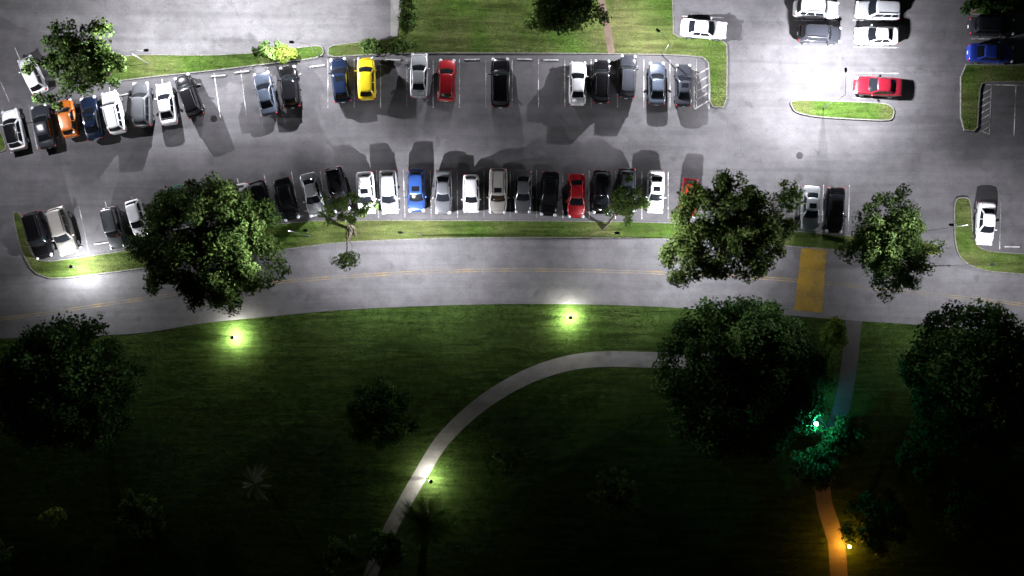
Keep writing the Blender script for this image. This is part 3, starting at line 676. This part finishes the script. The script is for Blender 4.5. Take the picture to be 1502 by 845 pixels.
LP=3500; YC=(0.90,0.985,0.03); YN=(0.90,0.975,0.015); YS=(0.86,1.0,0.14); YT=(0.45,0.75,0.01); ZC=(0.13,0.36,0.04)
street_lamp(215,74,4.1,LP*0.8,(1,0.1),yc=YC,zc=ZC,up=1.5); street_lamp(428,62,4.1,LP*0.8,(-1,0.1),yc=YC,zc=ZC); street_lamp(965,45,4.1,LP,(-1,1),yc=YC,zc=ZC)
street_lamp(587,341,4.1,LP,(-1,0),yn=YN,ys=YS,zc=ZC,up=0.5); street_lamp(1008,345,4.1,LP*0.85,(1,0),yn=YN,ys=YS,zc=ZC,up=0.5)
street_lamp(1240,103,5.4,LP*3.4,(0,1),cl=0.6,yc=(0.93,0.98,0.01),zc=(0.13,0.34,0.0),arm=2.4,rad=0.32); street_lamp(1455,388,4.4,LP*0.55,(1,0),yn=YN,ys=YS,zc=ZC)
street_lamp(700,-45,5.0,LP*0.45,(0,-1),yc=YC,zc=ZC); street_lamp(330,-50,5.0,LP*1.0,(0,-1),yc=YC,zc=ZC)
street_lamp(-45,150,7.0,LP*0.8,(1,0),bat=2.0,up=1.0,cl=0.35,zc=(0.0,0.2,0.3),yc=(0.85,0.97,0.05))
TL='taller lamp post added on the grass median to light tree crowns'
street_lamp(448,338,8.0,LP*0.13,(1,0),TL,bat=2.6,up=1.0,cl=0.25,yc=YT); street_lamp(905,342,8.0,LP*0.20,(1,0),TL,bat=2.4,up=1.0,cl=0.3,yc=YT); street_lamp(1395,330,7.5,LP*0.15,(-1,0),TL,bat=2.6,up=1.0,cl=0.25,yc=YT)  # three tall lamps added to brighten the crowns of the median trees
WC=(1.0,1.0,0.84)
garden_lamp(103,391,2.4,3600,M_LW,(0.97,0.98,1.0),'lit lamp post at the corner of the grass median',bat=0.1,cl=0.2)
garden_lamp(340,495,1.5,4600,M_LW,WC,'small lit lamp post on the lawn by the road',bat=-1.2,cl=0.02)
garden_lamp(837,466,1.5,4200,M_LW,WC,'small lit lamp post on the lawn by the road',bat=-1.2,cl=0.02)
garden_lamp(632,707,1.5,1300,M_LW,(1,0.97,0.85),'small lit lamp post beside the curved path',bat=-0.1,cl=0.02)
garden_lamp(1197,622,3.4,0,M_LC,None,'teal globe lamp among dark foliage',globe=0.2)
garden_lamp(1246,802,1.1,0,M_LA,None,'amber globe lamp beside the paved path',globe=0.12)
# ---------------------------------------------------------------- world, camera
w=bpy.data.worlds.new('World'); sc.world=w; w.use_nodes=True; nt=w.node_tree; bg=nt.nodes['Background']
sky=nt.nodes.new('ShaderNodeTexSky'); sky.sky_type='NISHITA'; sky.sun_disc=False; sky.sun_elevation=math.radians(3); sky.sun_rotation=math.radians(180)
nt.links.new(sky.outputs[0],bg.inputs[0]); bg.inputs[1].default_value=0.011
cd=bpy.data.cameras.new('camera'); co=bpy.data.objects.new('camera',cd); COL.objects.link(co); co.location=(0,0,H); co.rotation_euler=(0,0,0)
cd.sensor_width=36; cd.lens=36*H/(1502/S); cd.clip_end=600; sc.camera=co
sc.view_settings.view_transform='Standard'; sc.view_settings.look='None'; sc.view_settings.exposure=0
